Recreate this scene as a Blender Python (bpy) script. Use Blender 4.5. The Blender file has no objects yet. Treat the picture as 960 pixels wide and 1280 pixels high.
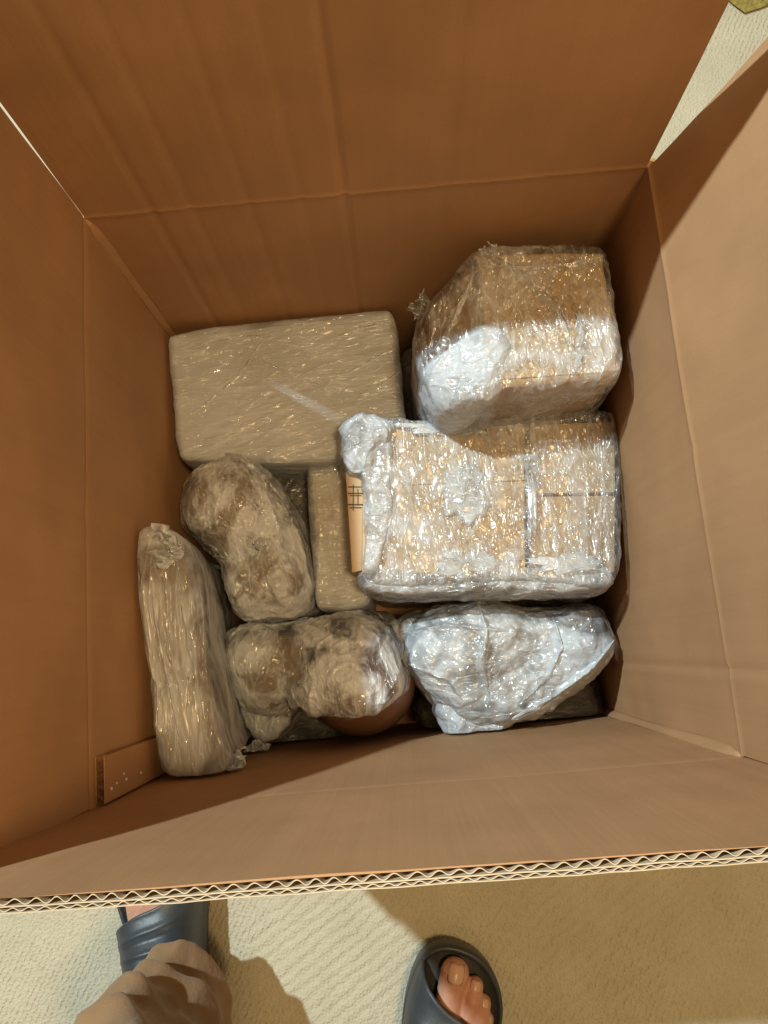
import bpy, bmesh, math, random
from mathutils import Vector, Matrix, noise
random.seed(7)

# ------------------------------------------------------------------ camera
SC = bpy.context.scene
COL = SC.collection
CAM_H = 0.93
# rows: the box's x (right), y (away), z (up) axes seen in the camera's right / down / forward frame
RX = Vector((0.99631157, -0.08511879, -0.01086493))
RY = Vector((-0.08176972, -0.98015862, 0.18056246))
RZ = Vector((-0.02601861, -0.17900805, -0.98350351))
cam_d = bpy.data.cameras.new('camera')
cam_d.sensor_fit = 'VERTICAL'; cam_d.sensor_height = 36.0; cam_d.sensor_width = 27.0
cam_d.lens = 945.0 / 1280.0 * 36.0
cam_d.clip_start = 0.01; cam_d.clip_end = 50
cam = bpy.data.objects.new('camera', cam_d); COL.objects.link(cam)
cam.matrix_world = Matrix(((RX[0], -RX[1], -RX[2], 0.0),
                           (RY[0], -RY[1], -RY[2], 0.0),
                           (RZ[0], -RZ[1], -RZ[2], CAM_H),
                           (0, 0, 0, 1)))
SC.camera = cam

# ------------------------------------------------------------------ light
world = bpy.data.worlds.new('World'); SC.world = world
world.use_nodes = True
bg = world.node_tree.nodes['Background']
bg.inputs[0].default_value = (1.0, 0.74, 0.38, 1)      # warm room light bouncing off walls and ceiling
bg.inputs[1].default_value = 0.27
def lamp(name, kind, loc, energy, color, **kw):
    d = bpy.data.lights.new(name, kind); d.energy = energy; d.color = color
    for k, v in kw.items(): setattr(d, k, v)
    o = bpy.data.objects.new(name, d); COL.objects.link(o); o.location = loc
    return o
KEY = lamp('ceiling_bulb', 'POINT', (-1.07, 0.92, 2.43), 305.0, (0.79, 0.97, 1.0), shadow_soft_size=0.03)
FILL = lamp('warm_fill_lamp', 'AREA', (0.45, -0.15, 2.5), 23.5, (1.0, 0.685, 0.33), shape='DISK', size=0.36)  # unseen warm fill, added to reach the contents and glint on the film
FILL.rotation_euler = (Vector((0, 0, 0.3)) - Vector(FILL.location)).to_track_quat('-Z', 'Y').to_euler()
SC.view_settings.view_transform = 'Standard'
SC.view_settings.look = 'None'
SC.view_settings.exposure = 0.0
SC.view_settings.gamma = 1.0
SC.cycles.use_denoising = True
SC.cycles.max_bounces = 10
SC.cycles.diffuse_bounces = 5
SC.cycles.glossy_bounces = 4
SC.cycles.transparent_max_bounces = 24
SC.cycles.sample_clamp_indirect = 4.0
SC.cycles.caustics_reflective = False

# ------------------------------------------------------------------ helpers
def at(px, py, z):
    """the place at height z that the photograph (960 x 1280) shows at px, py"""
    d = Vector((px - 480.0, py - 640.0, 945.0))
    r = Vector((RX.dot(d), RY.dot(d), RZ.dot(d)))
    t = (CAM_H - z) / -r.z
    return Vector((r.x * t, r.y * t, z))
def empty(name, loc, label=None, cat=None, group=None):
    o = bpy.data.objects.new(name, None); COL.objects.link(o); o.location = loc
    o.empty_display_size = 0.05
    if label: o['label'] = label
    if cat: o['category'] = cat
    if group: o['group'] = group
    return o
def wloc(o):
    v = Vector((0, 0, 0))
    while o is not None:
        v = v + o.location; o = o.parent
    return v
def link(name, bm, mat, parent=None, smooth=True, origin=None):
    """link a bmesh built in world coordinates as one object under parent"""
    base = wloc(parent) if parent else (origin or Vector((0, 0, 0)))
    bmesh.ops.translate(bm, verts=bm.verts, vec=-base)
    me = bpy.data.meshes.new(name)
    bm.normal_update(); bm.to_mesh(me); bm.free()
    me.materials.append(mat)
    if smooth:
        me.polygons.foreach_set('use_smooth', [True] * len(me.polygons))
    o = bpy.data.objects.new(name, me); COL.objects.link(o)
    if parent: o.parent = parent
    elif origin: o.location = origin
    return o
def grid_faces(bm, rows, closed=False):
    for a, b in zip(rows[:-1], rows[1:]):
        n = len(a)
        for i in range(n if closed else n - 1):
            j = (i + 1) % n
            try: bm.faces.new((a[i], a[j], b[j], b[i]))
            except ValueError: pass
def gauss(d, w): return math.exp(-(d / w) ** 2)
def sstep(a, b, x):
    t = min(1, max(0, (x - a) / (b - a))); return t * t * (3 - 2 * t)

# ------------------------------------------------------------------ materials
class NT:
    def __init__(s, name):
        s.m = bpy.data.materials.new(name); s.m.use_nodes = True
        s.t = s.m.node_tree; s.t.nodes.clear()
        s.out = s.n('ShaderNodeOutputMaterial')
    def n(s, kind, **kw):
        x = s.t.nodes.new(kind)
        for k, v in kw.items(): setattr(x, k, v)
        return x
    def l(s, a, b): s.t.links.new(a, b)
    def coord(s, scale=(1, 1, 1), rot=(0, 0, 0)):
        tc = s.n('ShaderNodeTexCoord'); mp = s.n('ShaderNodeMapping')
        mp.inputs['Scale'].default_value = scale; mp.inputs['Rotation'].default_value = rot
        s.l(tc.outputs['Object'], mp.inputs['Vector']); return mp.outputs[0]
    def noise(s, vec, scale, detail=3, rough=0.55, dist=0.0):
        x = s.n('ShaderNodeTexNoise'); s.l(vec, x.inputs['Vector'])
        x.inputs['Scale'].default_value = scale; x.inputs['Detail'].default_value = detail
        x.inputs['Roughness'].default_value = rough; x.inputs['Distortion'].default_value = dist
        return x.outputs['Fac']
    def ramp(s, fac, stops):
        r = s.n('ShaderNodeValToRGB'); s.l(fac, r.inputs[0])
        e = r.color_ramp.elements
        while len(e) < len(stops): e.new(0.5)
        for q, (p, c) in zip(e, stops):
            q.position = p; q.color = (c, c, c, 1) if isinstance(c, (int, float)) else (*c, 1)
        return r.outputs[0]
    def math(s, op, a, b=0.5, c=None):
        x = s.n('ShaderNodeMath', operation=op)
        for i, v in enumerate((a, b) if c is None else (a, b, c)):
            if isinstance(v, (int, float)): x.inputs[i].default_value = v
            else: s.l(v, x.inputs[i])
        return x.outputs[0]
    def mixc(s, fac, a, b, blend='MIX'):
        x = s.n('ShaderNodeMix', data_type='RGBA', blend_type=blend)
        for i, v in ((0, fac), (6, a), (7, b)):
            if isinstance(v, (int, float)): x.inputs[i].default_value = v
            elif isinstance(v, tuple): x.inputs[i].default_value = (*v, 1)
            else: s.l(v, x.inputs[i])
        return x.outputs[2]
    def bump(s, h, strength, dist, normal=None):
        b = s.n('ShaderNodeBump'); s.l(h, b.inputs['Height'])
        b.inputs['Strength'].default_value = strength; b.inputs['Distance'].default_value = dist
        if normal is not None: s.l(normal, b.inputs['Normal'])
        return b.outputs[0]
    def bsdf(s, color, rough, normal=None, spec=0.5, **kw):
        p = s.n('ShaderNodeBsdfPrincipled')
        for k, v in (('Base Color', color), ('Roughness', rough), ('Specular IOR Level', spec)):
            if isinstance(v, tuple): p.inputs[k].default_value = (*v, 1)
            elif isinstance(v, (int, float)): p.inputs[k].default_value = v
            else: s.l(v, p.inputs[k])
        for k, v in kw.items(): p.inputs[k].default_value = v
        if normal is not None: s.l(normal, p.inputs['Normal'])
        return p.outputs[0]
    def done(s, shader): s.l(shader, s.out.inputs[0]); return s.m

def cardboard(name, c, flute=(1, 1, 0.012), amount=1.0):
    n = NT(name)
    v = n.coord(); fl = n.coord(flute)
    big = n.noise(v, 7, 3); mid = n.noise(v, 60, 3); fib = n.noise(n.coord((1, 1, 1), (0.3, 0.5, 0.2)), 900, 2)
    stripe = n.noise(fl, 130, 2); broad = n.noise(fl, 24, 2)
    lo = tuple(x * 0.86 for x in c); hi = tuple(min(1, x * 1.10) for x in c)
    col = n.mixc(n.ramp(big, [(0.3, 0.0), (0.7, 1.0)]), lo, hi)
    col = n.mixc(n.math('MULTIPLY', n.ramp(stripe, [(0.35, 0.0), (0.75, 1.0)]), 0.09 * amount), col, tuple(x * 0.6 for x in c))
    col = n.mixc(n.math('MULTIPLY', n.ramp(fib, [(0.55, 0.0), (0.75, 1.0)]), 0.22), col, tuple(x * 0.62 for x in c))
    scuff = n.ramp(mid, [(0.62, 0.0), (0.85, 1.0)])
    col = n.mixc(n.math('MULTIPLY', scuff, 0.18), col, tuple(min(1, x * 1.35) for x in c))
    b = n.bump(stripe, 0.28 * amount, 0.0012)
    b = n.bump(broad, 0.35 * amount, 0.004, b)
    b = n.bump(fib, 0.25, 0.0003, b)
    return n.done(n.bsdf(col, 0.72, b, 0.28))

M_CARD = cardboard('cardboard_brown', (0.478, 0.268, 0.135))
M_CARD_EDGE = cardboard('cardboard_cut_edge', (0.62, 0.49, 0.34), (1, 1, 1), 0.3)
M_CARTON = cardboard('carton_light_brown', (0.55, 0.40, 0.245), (0.02, 1, 1))
M_CARTON_DARK = cardboard('carton_brown', (0.50, 0.345, 0.195), (0.02, 1, 1))

def carpet_mat():
    n = NT('carpet_cream')
    v = n.coord()
    loop = n.n('ShaderNodeTexVoronoi'); n.l(v, loop.inputs['Vector']); loop.inputs['Scale'].default_value = 330
    f1 = n.noise(v, 420, 3, 0.7); f2 = n.noise(v, 14, 4); f3 = n.noise(v, 90, 3)
    col = n.mixc(n.ramp(f2, [(0.3, 0.0), (0.7, 1.0)]), (0.52, 0.475, 0.355), (0.60, 0.545, 0.415))
    col = n.mixc(n.math('MULTIPLY', n.ramp(f1, [(0.5, 0.0), (0.78, 1.0)]), 0.35), col, (0.42, 0.35, 0.21))
    col = n.mixc(n.math('MULTIPLY', n.ramp(f3, [(0.6, 0.0), (0.85, 1.0)]), 0.18), col, (0.36, 0.30, 0.18))
    rb = n.n('ShaderNodeTexWave', wave_type='BANDS', bands_direction='X'); n.l(n.coord((1, 1, 1), (0, 0, math.radians(28))), rb.inputs['Vector'])
    rb.inputs['Scale'].default_value = 52; rb.inputs['Distortion'].default_value = 2.2; rb.inputs['Detail'].default_value = 2; rb.inputs['Detail Scale'].default_value = 2.5
    msk = n.ramp(n.noise(v, 5.5, 2), [(0.50, 0.04), (0.53, 1.0)])
    rh = n.math('MULTIPLY', rb.outputs['Fac'], msk)
    col = n.mixc(n.math('MULTIPLY', n.math('SUBTRACT', 1.0, rb.outputs['Fac']), n.math('MULTIPLY', msk, 0.04)), col, (0.36, 0.29, 0.17))
    b = n.bump(rh, 0.6, 0.0010)
    b = n.bump(loop.outputs['Distance'], 0.8, 0.0016, b)
    b = n.bump(f1, 0.7, 0.0012, b)
    return n.done(n.bsdf(col, 0.95, b, 0.1, **{'Sheen Weight': 0.25, 'Sheen Roughness': 0.6}))
M_CARPET = carpet_mat()

def flat_noise(name, c, rough=0.6, scale=60, var=0.2, bump=0.3, spec=0.4, **kw):
    n = NT(name); v = n.coord()
    a = n.noise(v, scale, 4); f = n.noise(v, scale * 9, 3)
    col = n.mixc(n.ramp(a, [(0.3, 0.0), (0.7, 1.0)]), tuple(x * (1 - var) for x in c), tuple(min(1, x * (1 + var)) for x in c))
    return n.done(n.bsdf(col, rough, n.bump(f, bump, 0.0006, n.bump(a, bump, 0.002)), spec, **kw))
M_RUBBER = flat_noise('rubber_blue_grey', (0.042, 0.049, 0.058), 0.42, 40, 0.2, 0.25, 0.5)
M_FOOTBED = flat_noise('rubber_footbed_dark', (0.022, 0.020, 0.018), 0.6, 60, 0.25, 0.4, 0.4)
M_BUCKLE = flat_noise('pale_plastic', (0.5, 0.48, 0.44), 0.3, 60, 0.1, 0.1)
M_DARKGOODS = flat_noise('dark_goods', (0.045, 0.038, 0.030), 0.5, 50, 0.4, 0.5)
M_PALE = flat_noise('white_packing_paper', (0.55, 0.56, 0.54), 0.7, 30, 0.08, 0.4)
M_BEIGE = flat_noise('beige_goods', (0.27, 0.19, 0.115), 0.7, 35, 0.3, 0.5)
M_TAN = flat_noise('tan_goods', (0.50, 0.38, 0.18), 0.7, 35, 0.15, 0.4)
M_POT = flat_noise('reddish_brown_pottery', (0.20, 0.10, 0.06), 0.38, 22, 0.25, 0.2)
M_GREYGOODS = flat_noise('grey_goods', (0.17, 0.155, 0.13), 0.6, 40, 0.35, 0.5)
M_INK = flat_noise('black_print', (0.07, 0.055, 0.04), 0.7, 60, 0.1, 0.1)
M_GLINT = flat_noise('pale_glint', (0.75, 0.70, 0.60), 0.12, 60, 0.05, 0.1, 0.8)
M_MOTIF = flat_noise('carpet_olive_wool', (0.30, 0.24, 0.07), 0.95, 200, 0.35, 0.8, 0.1)

def skin_mat():
    n = NT('skin'); v = n.coord()
    a = n.noise(v, 55, 4); f = n.noise(v, 700, 3)
    col = n.mixc(n.ramp(a, [(0.3, 0.0), (0.7, 1.0)]), (0.50, 0.23, 0.15), (0.60, 0.33, 0.23))
    return n.done(n.bsdf(col, 0.5, n.bump(f, 0.3, 0.0005), 0.4, **{'Subsurface Weight': 0.15, 'Subsurface Radius': (0.008, 0.003, 0.0015), 'Subsurface Scale': 1.0}))
M_SKIN = skin_mat()
M_NAIL = flat_noise('toenail', (0.62, 0.38, 0.28), 0.3, 60, 0.1, 0.1)

def cloth_mat():
    n = NT('khaki_cotton'); v = n.coord()
    a = n.noise(v, 18, 4)
    f = n.noise(v, 600, 2)
    col = n.mixc(n.ramp(a, [(0.3, 0.0), (0.7, 1.0)]), (0.255, 0.150, 0.078), (0.315, 0.19, 0.10))
    b = n.bump(f, 0.5, 0.0006); b = n.bump(n.noise(v, 70, 4, 0.6, 0.6), 0.35, 0.003, b); b = n.bump(a, 0.3, 0.006, b)
    return n.done(n.bsdf(col, 0.85, b, 0.2, **{'Sheen Weight': 0.2}))
M_CLOTH = cloth_mat()

def film(name, haze=(0.1, 0.5), edge=(0.42, 0.60), streak=(9, 60, 30), rot=0.3, cell=(170, 380, 250), sheen=0.05, glint=0.07, tilt=1.0, white=(0.80, 0.80, 0.80), blobs=14, lines=0.35, k=1.0):
    """clear plastic film: see-through, milky in patches and along its long creases, with a soft sheen and sparse sharp glints"""
    n = NT(name); v = n.coord(); st = n.coord(streak, (0, 0, rot)); st2 = n.coord(tuple(q * 0.8 for q in streak), (0.2, 0.1, rot + 0.75))
    def crease(vec, scale, w):
        q = n.noise(vec, scale, 2, 0.5, 0.45)
        a = n.math('ABSOLUTE', n.math('SUBTRACT', q, 0.5))
        return n.ramp(a, [(0.0, 1.0), (w * 0.4, 0.45), (w, 0.0)])
    c1 = crease(st, 2.6, 0.05); c2 = crease(st2, 2.2, 0.035); c3 = crease(st, 7.0, 0.06)
    cr = n.math('ADD', n.math('ADD', c1, n.math('MULTIPLY', c2, 0.8)), n.math('MULTIPLY', c3, 0.35))
    soft = n.noise(st, 2.0, 2, 0.5, 0.4)
    bl = n.noise(v, blobs, 4, 0.58, 0.9)
    hz = n.ramp(bl, [(edge[0], haze[0]), (edge[1], haze[1])])
    hz = n.math('ADD', hz, n.math('MULTIPLY', n.math('SUBTRACT', soft, 0.5), 0.35))
    hz = n.math('MINIMUM', n.math('MAXIMUM', n.math('ADD', hz, n.math('MULTIPLY', cr, lines * 0.5)), 0.0), 0.93)
    b0 = n.bump(soft, 0.6 * k, 0.006); b = n.bump(cr, 0.75 * k, 0.0022, b0)
    warp = n.n('ShaderNodeTexNoise'); n.l(v, warp.inputs['Vector']); warp.inputs['Scale'].default_value = 45; warp.inputs['Detail'].default_value = 2
    wv = n.n('ShaderNodeVectorMath', operation='SCALE'); n.l(warp.outputs['Color'], wv.inputs[0]); wv.inputs['Scale'].default_value = 0.014
    mp = n.n('ShaderNodeVectorMath', operation='ADD'); n.l(v, mp.inputs[0]); n.l(wv.outputs[0], mp.inputs[1])
    m2 = n.n('ShaderNodeMapping'); m2.inputs['Rotation'].default_value = (0, 0, rot); m2.inputs['Scale'].default_value = cell; n.l(mp.outputs[0], m2.inputs[0])
    vo = n.n('ShaderNodeTexVoronoi'); n.l(m2.outputs[0], vo.inputs['Vector']); vo.inputs['Scale'].default_value = 1.0
    sb = n.n('ShaderNodeVectorMath', operation='SUBTRACT'); n.l(vo.outputs['Color'], sb.inputs[0]); sb.inputs[1].default_value = (0.5, 0.5, 0.5)
    sc = n.n('ShaderNodeVectorMath', operation='SCALE'); n.l(sb.outputs[0], sc.inputs[0]); sc.inputs['Scale'].default_value = tilt
    ad = n.n('ShaderNodeVectorMath', operation='ADD'); n.l(b, ad.inputs[0]); n.l(sc.outputs[0], ad.inputs[1])
    fn = n.n('ShaderNodeVectorMath', operation='NORMALIZE'); n.l(ad.outputs[0], fn.inputs[0])
    tr = n.n('ShaderNodeBsdfTransparent'); tr.inputs[0].default_value = (0.98, 0.98, 0.975, 1)
    df = n.n('ShaderNodeBsdfDiffuse'); df.inputs[0].default_value = (*white, 1); n.l(n.bump(cr, 0.25 * k, 0.0022, b0), df.inputs['Normal'])
    tl = n.n('ShaderNodeBsdfTranslucent'); tl.inputs[0].default_value = (*white, 1)
    dt = n.n('ShaderNodeMixShader'); dt.inputs[0].default_value = 0.2; n.l(df.outputs[0], dt.inputs[1]); n.l(tl.outputs[0], dt.inputs[2])
    m1 = n.n('ShaderNodeMixShader'); n.l(hz, m1.inputs[0]); n.l(tr.outputs[0], m1.inputs[1]); n.l(dt.outputs[0], m1.inputs[2])
    g1 = n.n('ShaderNodeBsdfGlossy'); g1.inputs['Roughness'].default_value = 0.30; n.l(b, g1.inputs['Normal'])
    lw = n.n('ShaderNodeLayerWeight'); lw.inputs[0].default_value = 0.22
    m3 = n.n('ShaderNodeMixShader'); n.l(n.math('MULTIPLY_ADD', lw.outputs['Fresnel'], 0.30, sheen), m3.inputs[0]); n.l(m1.outputs[0], m3.inputs[1]); n.l(g1.outputs[0], m3.inputs[2])
    g2 = n.n('ShaderNodeBsdfGlossy'); g2.inputs['Roughness'].default_value = 0.11; n.l(fn.outputs[0], g2.inputs['Normal'])
    gm = n.math('MULTIPLY', n.ramp(n.noise(v, 30, 3), [(0.35, 0.25), (0.6, 1.0)]), glint)
    m4 = n.n('ShaderNodeMixShader'); n.l(gm, m4.inputs[0]); n.l(m3.outputs[0], m4.inputs[1]); n.l(g2.outputs[0], m4.inputs[2])
    return n.done(m4.outputs[0])
F_STRETCH = film('stretch_film_taut', (0.40, 0.82), (0.38, 0.64), (5, 22, 16), 0.35, (60, 330, 250), 0.07, 0.035, 0.9, (0.83, 0.88, 0.94), 9, 0.30)
F_LOOSE = film('stretch_film_crumpled', (0.12, 0.84), (0.43, 0.57), (20, 7, 12), 0.2, (240, 100, 200), 0.07, 0.05, 1.0, (0.84, 0.89, 0.95), 16, 0.55)
F_SLEEVE = film('stretch_film_pleated', (0.20, 0.84), (0.42, 0.58), (26, 3.5, 12), 0.05, (260, 70, 200), 0.06, 0.06, 0.9, (0.82, 0.87, 0.93), 14, 0.45)
F_BUBBLE = film('bubble_film_brown_showing', (0.06, 0.50), (0.46, 0.66), (22, 7, 14), 0.15, (320, 130, 250), 0.10, 0.055, 1.0, (0.82, 0.85, 0.89), 16, 0.45)
F_MID = film('bubble_film_hazy', (0.15, 0.60), (0.42, 0.62), (10, 20, 12), 0.1, (220, 260, 250), 0.07, 0.075, 1.0, (0.82, 0.85, 0.89), 20, 0.5)
F_MILKY = film('bubble_film_milky', (0.20, 0.86), (0.40, 0.56), (9, 13, 10), 0.6, (280, 250, 250), 0.07, 0.085, 1.0, (0.72, 0.77, 0.83), 13, 0.5, 1.1)
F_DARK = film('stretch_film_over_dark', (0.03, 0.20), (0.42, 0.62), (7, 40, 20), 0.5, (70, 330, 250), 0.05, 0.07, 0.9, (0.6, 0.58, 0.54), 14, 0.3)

def bubble_mat():
    n = NT('bubble_plastic'); v = n.coord(); a = n.noise(v, 400, 2)
    tr = n.n('ShaderNodeBsdfTransparent')
    gl = n.n('ShaderNodeBsdfGlossy'); gl.inputs['Roughness'].default_value = 0.09
    n.l(n.bump(a, 0.5, 0.001), gl.inputs['Normal'])
    df = n.n('ShaderNodeBsdfDiffuse'); df.inputs[0].default_value = (0.8, 0.81, 0.82, 1)
    m1 = n.n('ShaderNodeMixShader'); m1.inputs[0].default_value = 0.04; n.l(tr.outputs[0], m1.inputs[1]); n.l(df.outputs[0], m1.inputs[2])
    lw = n.n('ShaderNodeLayerWeight'); lw.inputs[0].default_value = 0.3
    m2 = n.n('ShaderNodeMixShader'); n.l(n.math('MULTIPLY_ADD', lw.outputs['Fresnel'], 0.30, 0.06), m2.inputs[0])
    n.l(m1.outputs[0], m2.inputs[1]); n.l(gl.outputs[0], m2.inputs[2])
    return n.done(m2.outputs[0])
M_BUBBLE = bubble_mat()

# ------------------------------------------------------------------ the carpet
def axis(lo, hi, dense, coarse=0.12):
    v = []; x = lo
    while x < hi:
        v.append(x); st = coarse
        for a, b, s in dense:
            if a <= x < b: st = s
            elif x < a < x + st: st = min(st, max(a - x, s))
        x += st
    v.append(hi); return v
def carpet():
    xs = axis(-3, 3, [(-0.62, 0.60, 0.0030)]); ys = axis(-3, 3, [(-0.46, -0.20, 0.0030), (0.55, 0.95, 0.012)])
    bm = bmesh.new(); rows = []
    c1 = at(745, 1165, 0); ang = math.radians(32); ca, sa = math.cos(ang), math.sin(ang)
    c2 = at(420, 1185, 0)
    for y in ys:
        r = []
        for x in xs:
            z = 0.0
            if -0.65 < x < 0.63 and -0.48 < y < -0.18:
                z = 0.0010 * noise.noise((x * 240, y * 170, 0)) + 0.0011 * noise.noise((x * 480, y * 330, 4))
                for c, hw, hh in ((c1, 0.105, 0.085), (c2, 0.075, 0.075)):     # carved ribbed diamonds in the pile
                    u = (x - c.x) * ca + (y - c.y) * sa; w = -(x - c.x) * sa + (y - c.y) * ca
                    m = sstep(hw + 0.012, hw - 0.004, abs(u)) * sstep(hh + 0.012, hh - 0.004, abs(w))
                    if m > 0:
                        rib = abs(math.sin(w * math.pi / 0.0120 + 1.2 * noise.noise((x * 40, y * 40, 9))))
                        z += m * (0.0022 * rib - 0.0012)
            r.append(bm.verts.new((x, y, z)))
        rows.append(r)
    grid_faces(bm, rows)
    o = link('carpet', bm, M_CARPET); o['kind'] = 'structure'; o['label'] = 'cream loop pile carpet around the cardboard box'
    # olive leaf woven into the carpet at the far right
    bm = bmesh.new()
    pts = [(905, -6), (915, 4), (931, 16), (950, 10), (972, 1), (985, -14), (960, -18), (930, -16)]
    top = [bm.verts.new(at(p, q, 0.004)) for p, q in pts]; bot = [bm.verts.new(at(p, q, 0.0)) for p, q in pts]
    bm.faces.new(top[::-1])
    for i in range(len(pts)):
        j = (i + 1) % len(pts); bm.faces.new((top[i], top[j], bot[j], bot[i]))
    bmesh.ops.recalc_face_normals(bm, faces=bm.faces)
    link('leaf_motif', bm, M_MOTIF, o, False)
carpet()

# ------------------------------------------------------------------ the cardboard box
X0, X1, Y0, Y1, FOLD, TOP, TH = -0.21, 0.21, -0.085, 0.335, 0.421, 0.630, 0.0065
BOX = empty('cardboard_box', (0, 0.125, 0), 'large open brown cardboard box with its four flaps standing up', 'box')

def panel(name, f, n_out, nu, nv, disp=None, th=TH, mat=M_CARD, parent=BOX):
    """f(u,v) gives the inner face, 0..1; n_out points out of the box; closed slab of thickness th"""
    bm = bmesh.new(); N = Vector(n_out); inn, out = [], []
    for j in range(nv + 1):
        a, b = [], []
        for i in range(nu + 1):
            u, v = i / nu, j / nv; p = f(u, v); d = disp(p, u, v) if disp else 0.0
            a.append(bm.verts.new(p - N * d)); b.append(bm.verts.new(p + N * th))
        inn.append(a); out.append(b)
    grid_faces(bm, inn); grid_faces(bm, [r[::-1] for r in out])
    for k in range(nu):
        bm.faces.new((inn[0][k + 1], inn[0][k], out[0][k], out[0][k + 1])); bm.faces.new((inn[-1][k], inn[-1][k + 1], out[-1][k + 1], out[-1][k]))
    for k in range(nv):
        bm.faces.new((inn[k][0], inn[k + 1][0], out[k + 1][0], out[k][0])); bm.faces.new((inn[k + 1][-1], inn[k][-1], out[k][-1], out[k + 1][-1]))
    bmesh.ops.recalc_face_normals(bm, faces=bm.faces)
    o = link(name, bm, mat, parent)
    o.data.set_sharp_from_angle(angle=math.radians(50))
    return o

back_marks = [(at(430, 240, FOLD).x, 0.0016, 0.0022), (at(190, 250, FOLD).x, 0.0009, 0.003), (at(240, 240, FOLD).x, 0.0006, 0.004), (at(310, 232, FOLD).x, 0.0006, 0.003),
              (at(375, 232, FOLD).x, 0.0006, 0.003), (at(560, 228, FOLD).x, 0.0004, 0.005), (at(690, 222, FOLD).x, 0.0004, 0.006)]
def wav(p, k=1.0): return k * 0.0012 * noise.noise(p * 9) + k * 0.0004 * noise.noise(p * 31)
def d_back(p, u, v):
    d = wav(p)
    for x, a, w in back_marks: d -= 1.25 * a * gauss(p.x - x + 0.002 * noise.noise((x, 0, p.z * 8)), w)
    # diagonal scuff near the right corner
    a, b = at(715, 255, 0.40), at(760, 225, 0.415)
    d += 0.0006 * gauss(p.z - FOLD, 0.0018)
    return d
def d_left(p, u, v):
    return wav(p) - 0.0006 * gauss(p.z - FOLD, 0.0022) - 0.0006 * gauss(p.y - 0.11, 0.004)
def d_right(p, u, v):
    return wav(p) + 0.0009 * (0.75 + 0.7 * noise.noise((p.y * 14, 2, 2))) * gauss(p.z - FOLD, 0.0020) - 0.0013 * gauss(p.y + 0.030, 0.0026) - 0.0006 * gauss(p.y - 0.12, 0.004)
def d_front(p, u, v):
    return wav(p, 0.7) - 0.0005 * gauss(p.z - FOLD, 0.0022) - 0.0005 * gauss(p.x - 0.05, 0.004)
V = Vector
panel('wall', lambda u, v: V((X0 - TH + (X1 - X0 + 2 * TH) * u, Y1, FOLD * v)), (0, 1, 0), 150, 110, d_back)
panel('wall', lambda u, v: V((X0, Y0 + (Y1 - Y0) * u, FOLD * v)), (-1, 0, 0), 110, 110, d_left)
panel('wall', lambda u, v: V((X1, Y0 + (Y1 - Y0) * u, FOLD * v)), (1, 0, 0), 150, 110, d_right)
panel('wall', lambda u, v: V((X0 - TH + (X1 - X0 + 2 * TH) * u, Y0, FOLD * v)), (0, -1, 0), 110, 110, d_front)
panel('bottom', lambda u, v: V((X0 + (X1 - X0) * u, Y0 + (Y1 - Y0) * v, 0.010)), (0, 0, -1), 20, 20, None, 0.0055)
FL = TOP - FOLD
panel('flap', lambda u, v: V((X0 + 0.0003 + (X1 - X0 - 0.0013) * u, Y1 + 0.0006 * v, FOLD + 0.0006 + FL * v)), (0, 1, 0), 150, 90, d_back)
panel('flap', lambda u, v: V((X0 - 0.001 * v, Y0 + 0.001 + (Y1 - Y0 - 0.0008 - 0.0006 * v * v) * u, FOLD + 0.0006 + FL * v)), (-1, 0, 0), 110, 90, d_left)
def f_right(u, v):
    lean = math.radians(-1.0 + 14.8 * sstep(0.0, 1.0, u)); s = FL * v
    bow = 0.004 * math.sin(math.pi * v) * u
    return V((X1 + math.sin(lean) * s + bow, Y0 + 0.001 + (Y1 - Y0 - 0.002) * u, FOLD + 0.0006 + math.cos(lean) * s))
panel('flap', f_right, (1, 0, 0), 150, 90, d_right)

# the near flap: cut edge of double-wall board, three liners and two rows of fluting
EDGE = 0.012
def near_in(x, z):
    v = (z - FOLD) / FL; u = (x - X0) / (X1 - X0)
    return Y0 + v * (0.0072 * (1 - u) + 0.0022 * u)
def ztop(x): return TOP + 0.0014 * noise.noise((x * 14, 3, 1)) + 0.0007 * noise.noise((x * 60, 1, 1))
near = panel('flap', lambda u, v: V((X0 - 0.003 + (X1 - X0 + 0.006) * u, near_in(X0 + (X1 - X0) * u, FOLD + FL * v), FOLD + 0.0006 + (ztop(X0 + (X1 - X0) * u) - FOLD - 0.0006) * v)), (0, -1, 0), 200, 110, d_front, 0.0005)
panel('board_core', lambda u, v: V((X0 - 0.003 + (X1 - X0 + 0.006) * u, near_in(X0 + (X1 - X0) * u, FOLD + FL * v) - 0.0012, FOLD + 0.0006 + (FL - EDGE) * v)), (0, -1, 0), 60, 60, None, 0.0040, M_CARD, near)
def ribbon(name, yf, t, parent, mat, x_step=0.0012, jag=0.0):
    bm = bmesh.new(); xs = []; x = X0 - 0.003
    while x < X1 + 0.003: xs.append(x); x += x_step
    rows = [[], [], [], []]
    for x in xs:
        y = yf(x); zt = ztop(x) + jag * noise.noise((x * 220, y * 300, 7)); zb = TOP - EDGE - 0.001
        for r, (dy, z) in zip(rows, ((0, zb), (0, zt), (-t, zt), (-t, zb))):
            r.append(bm.verts.new((x, y + dy, z)))
    grid_faces(bm, rows)
    return link(name, bm, mat, parent, False)
yt = lambda x: near_in(x, TOP - 0.004)
ph = lambda x: 0.5 + (0.42 + 0.16 * noise.noise((x * 40, 6, 1))) * math.sin(2 * math.pi * x / 0.0076 + 2.6 * noise.noise((x * 25, 5, 5))) * (1 - 0.70 * sstep(0.12, 0.45, noise.noise((x * 17, 9, 9))))
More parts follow.
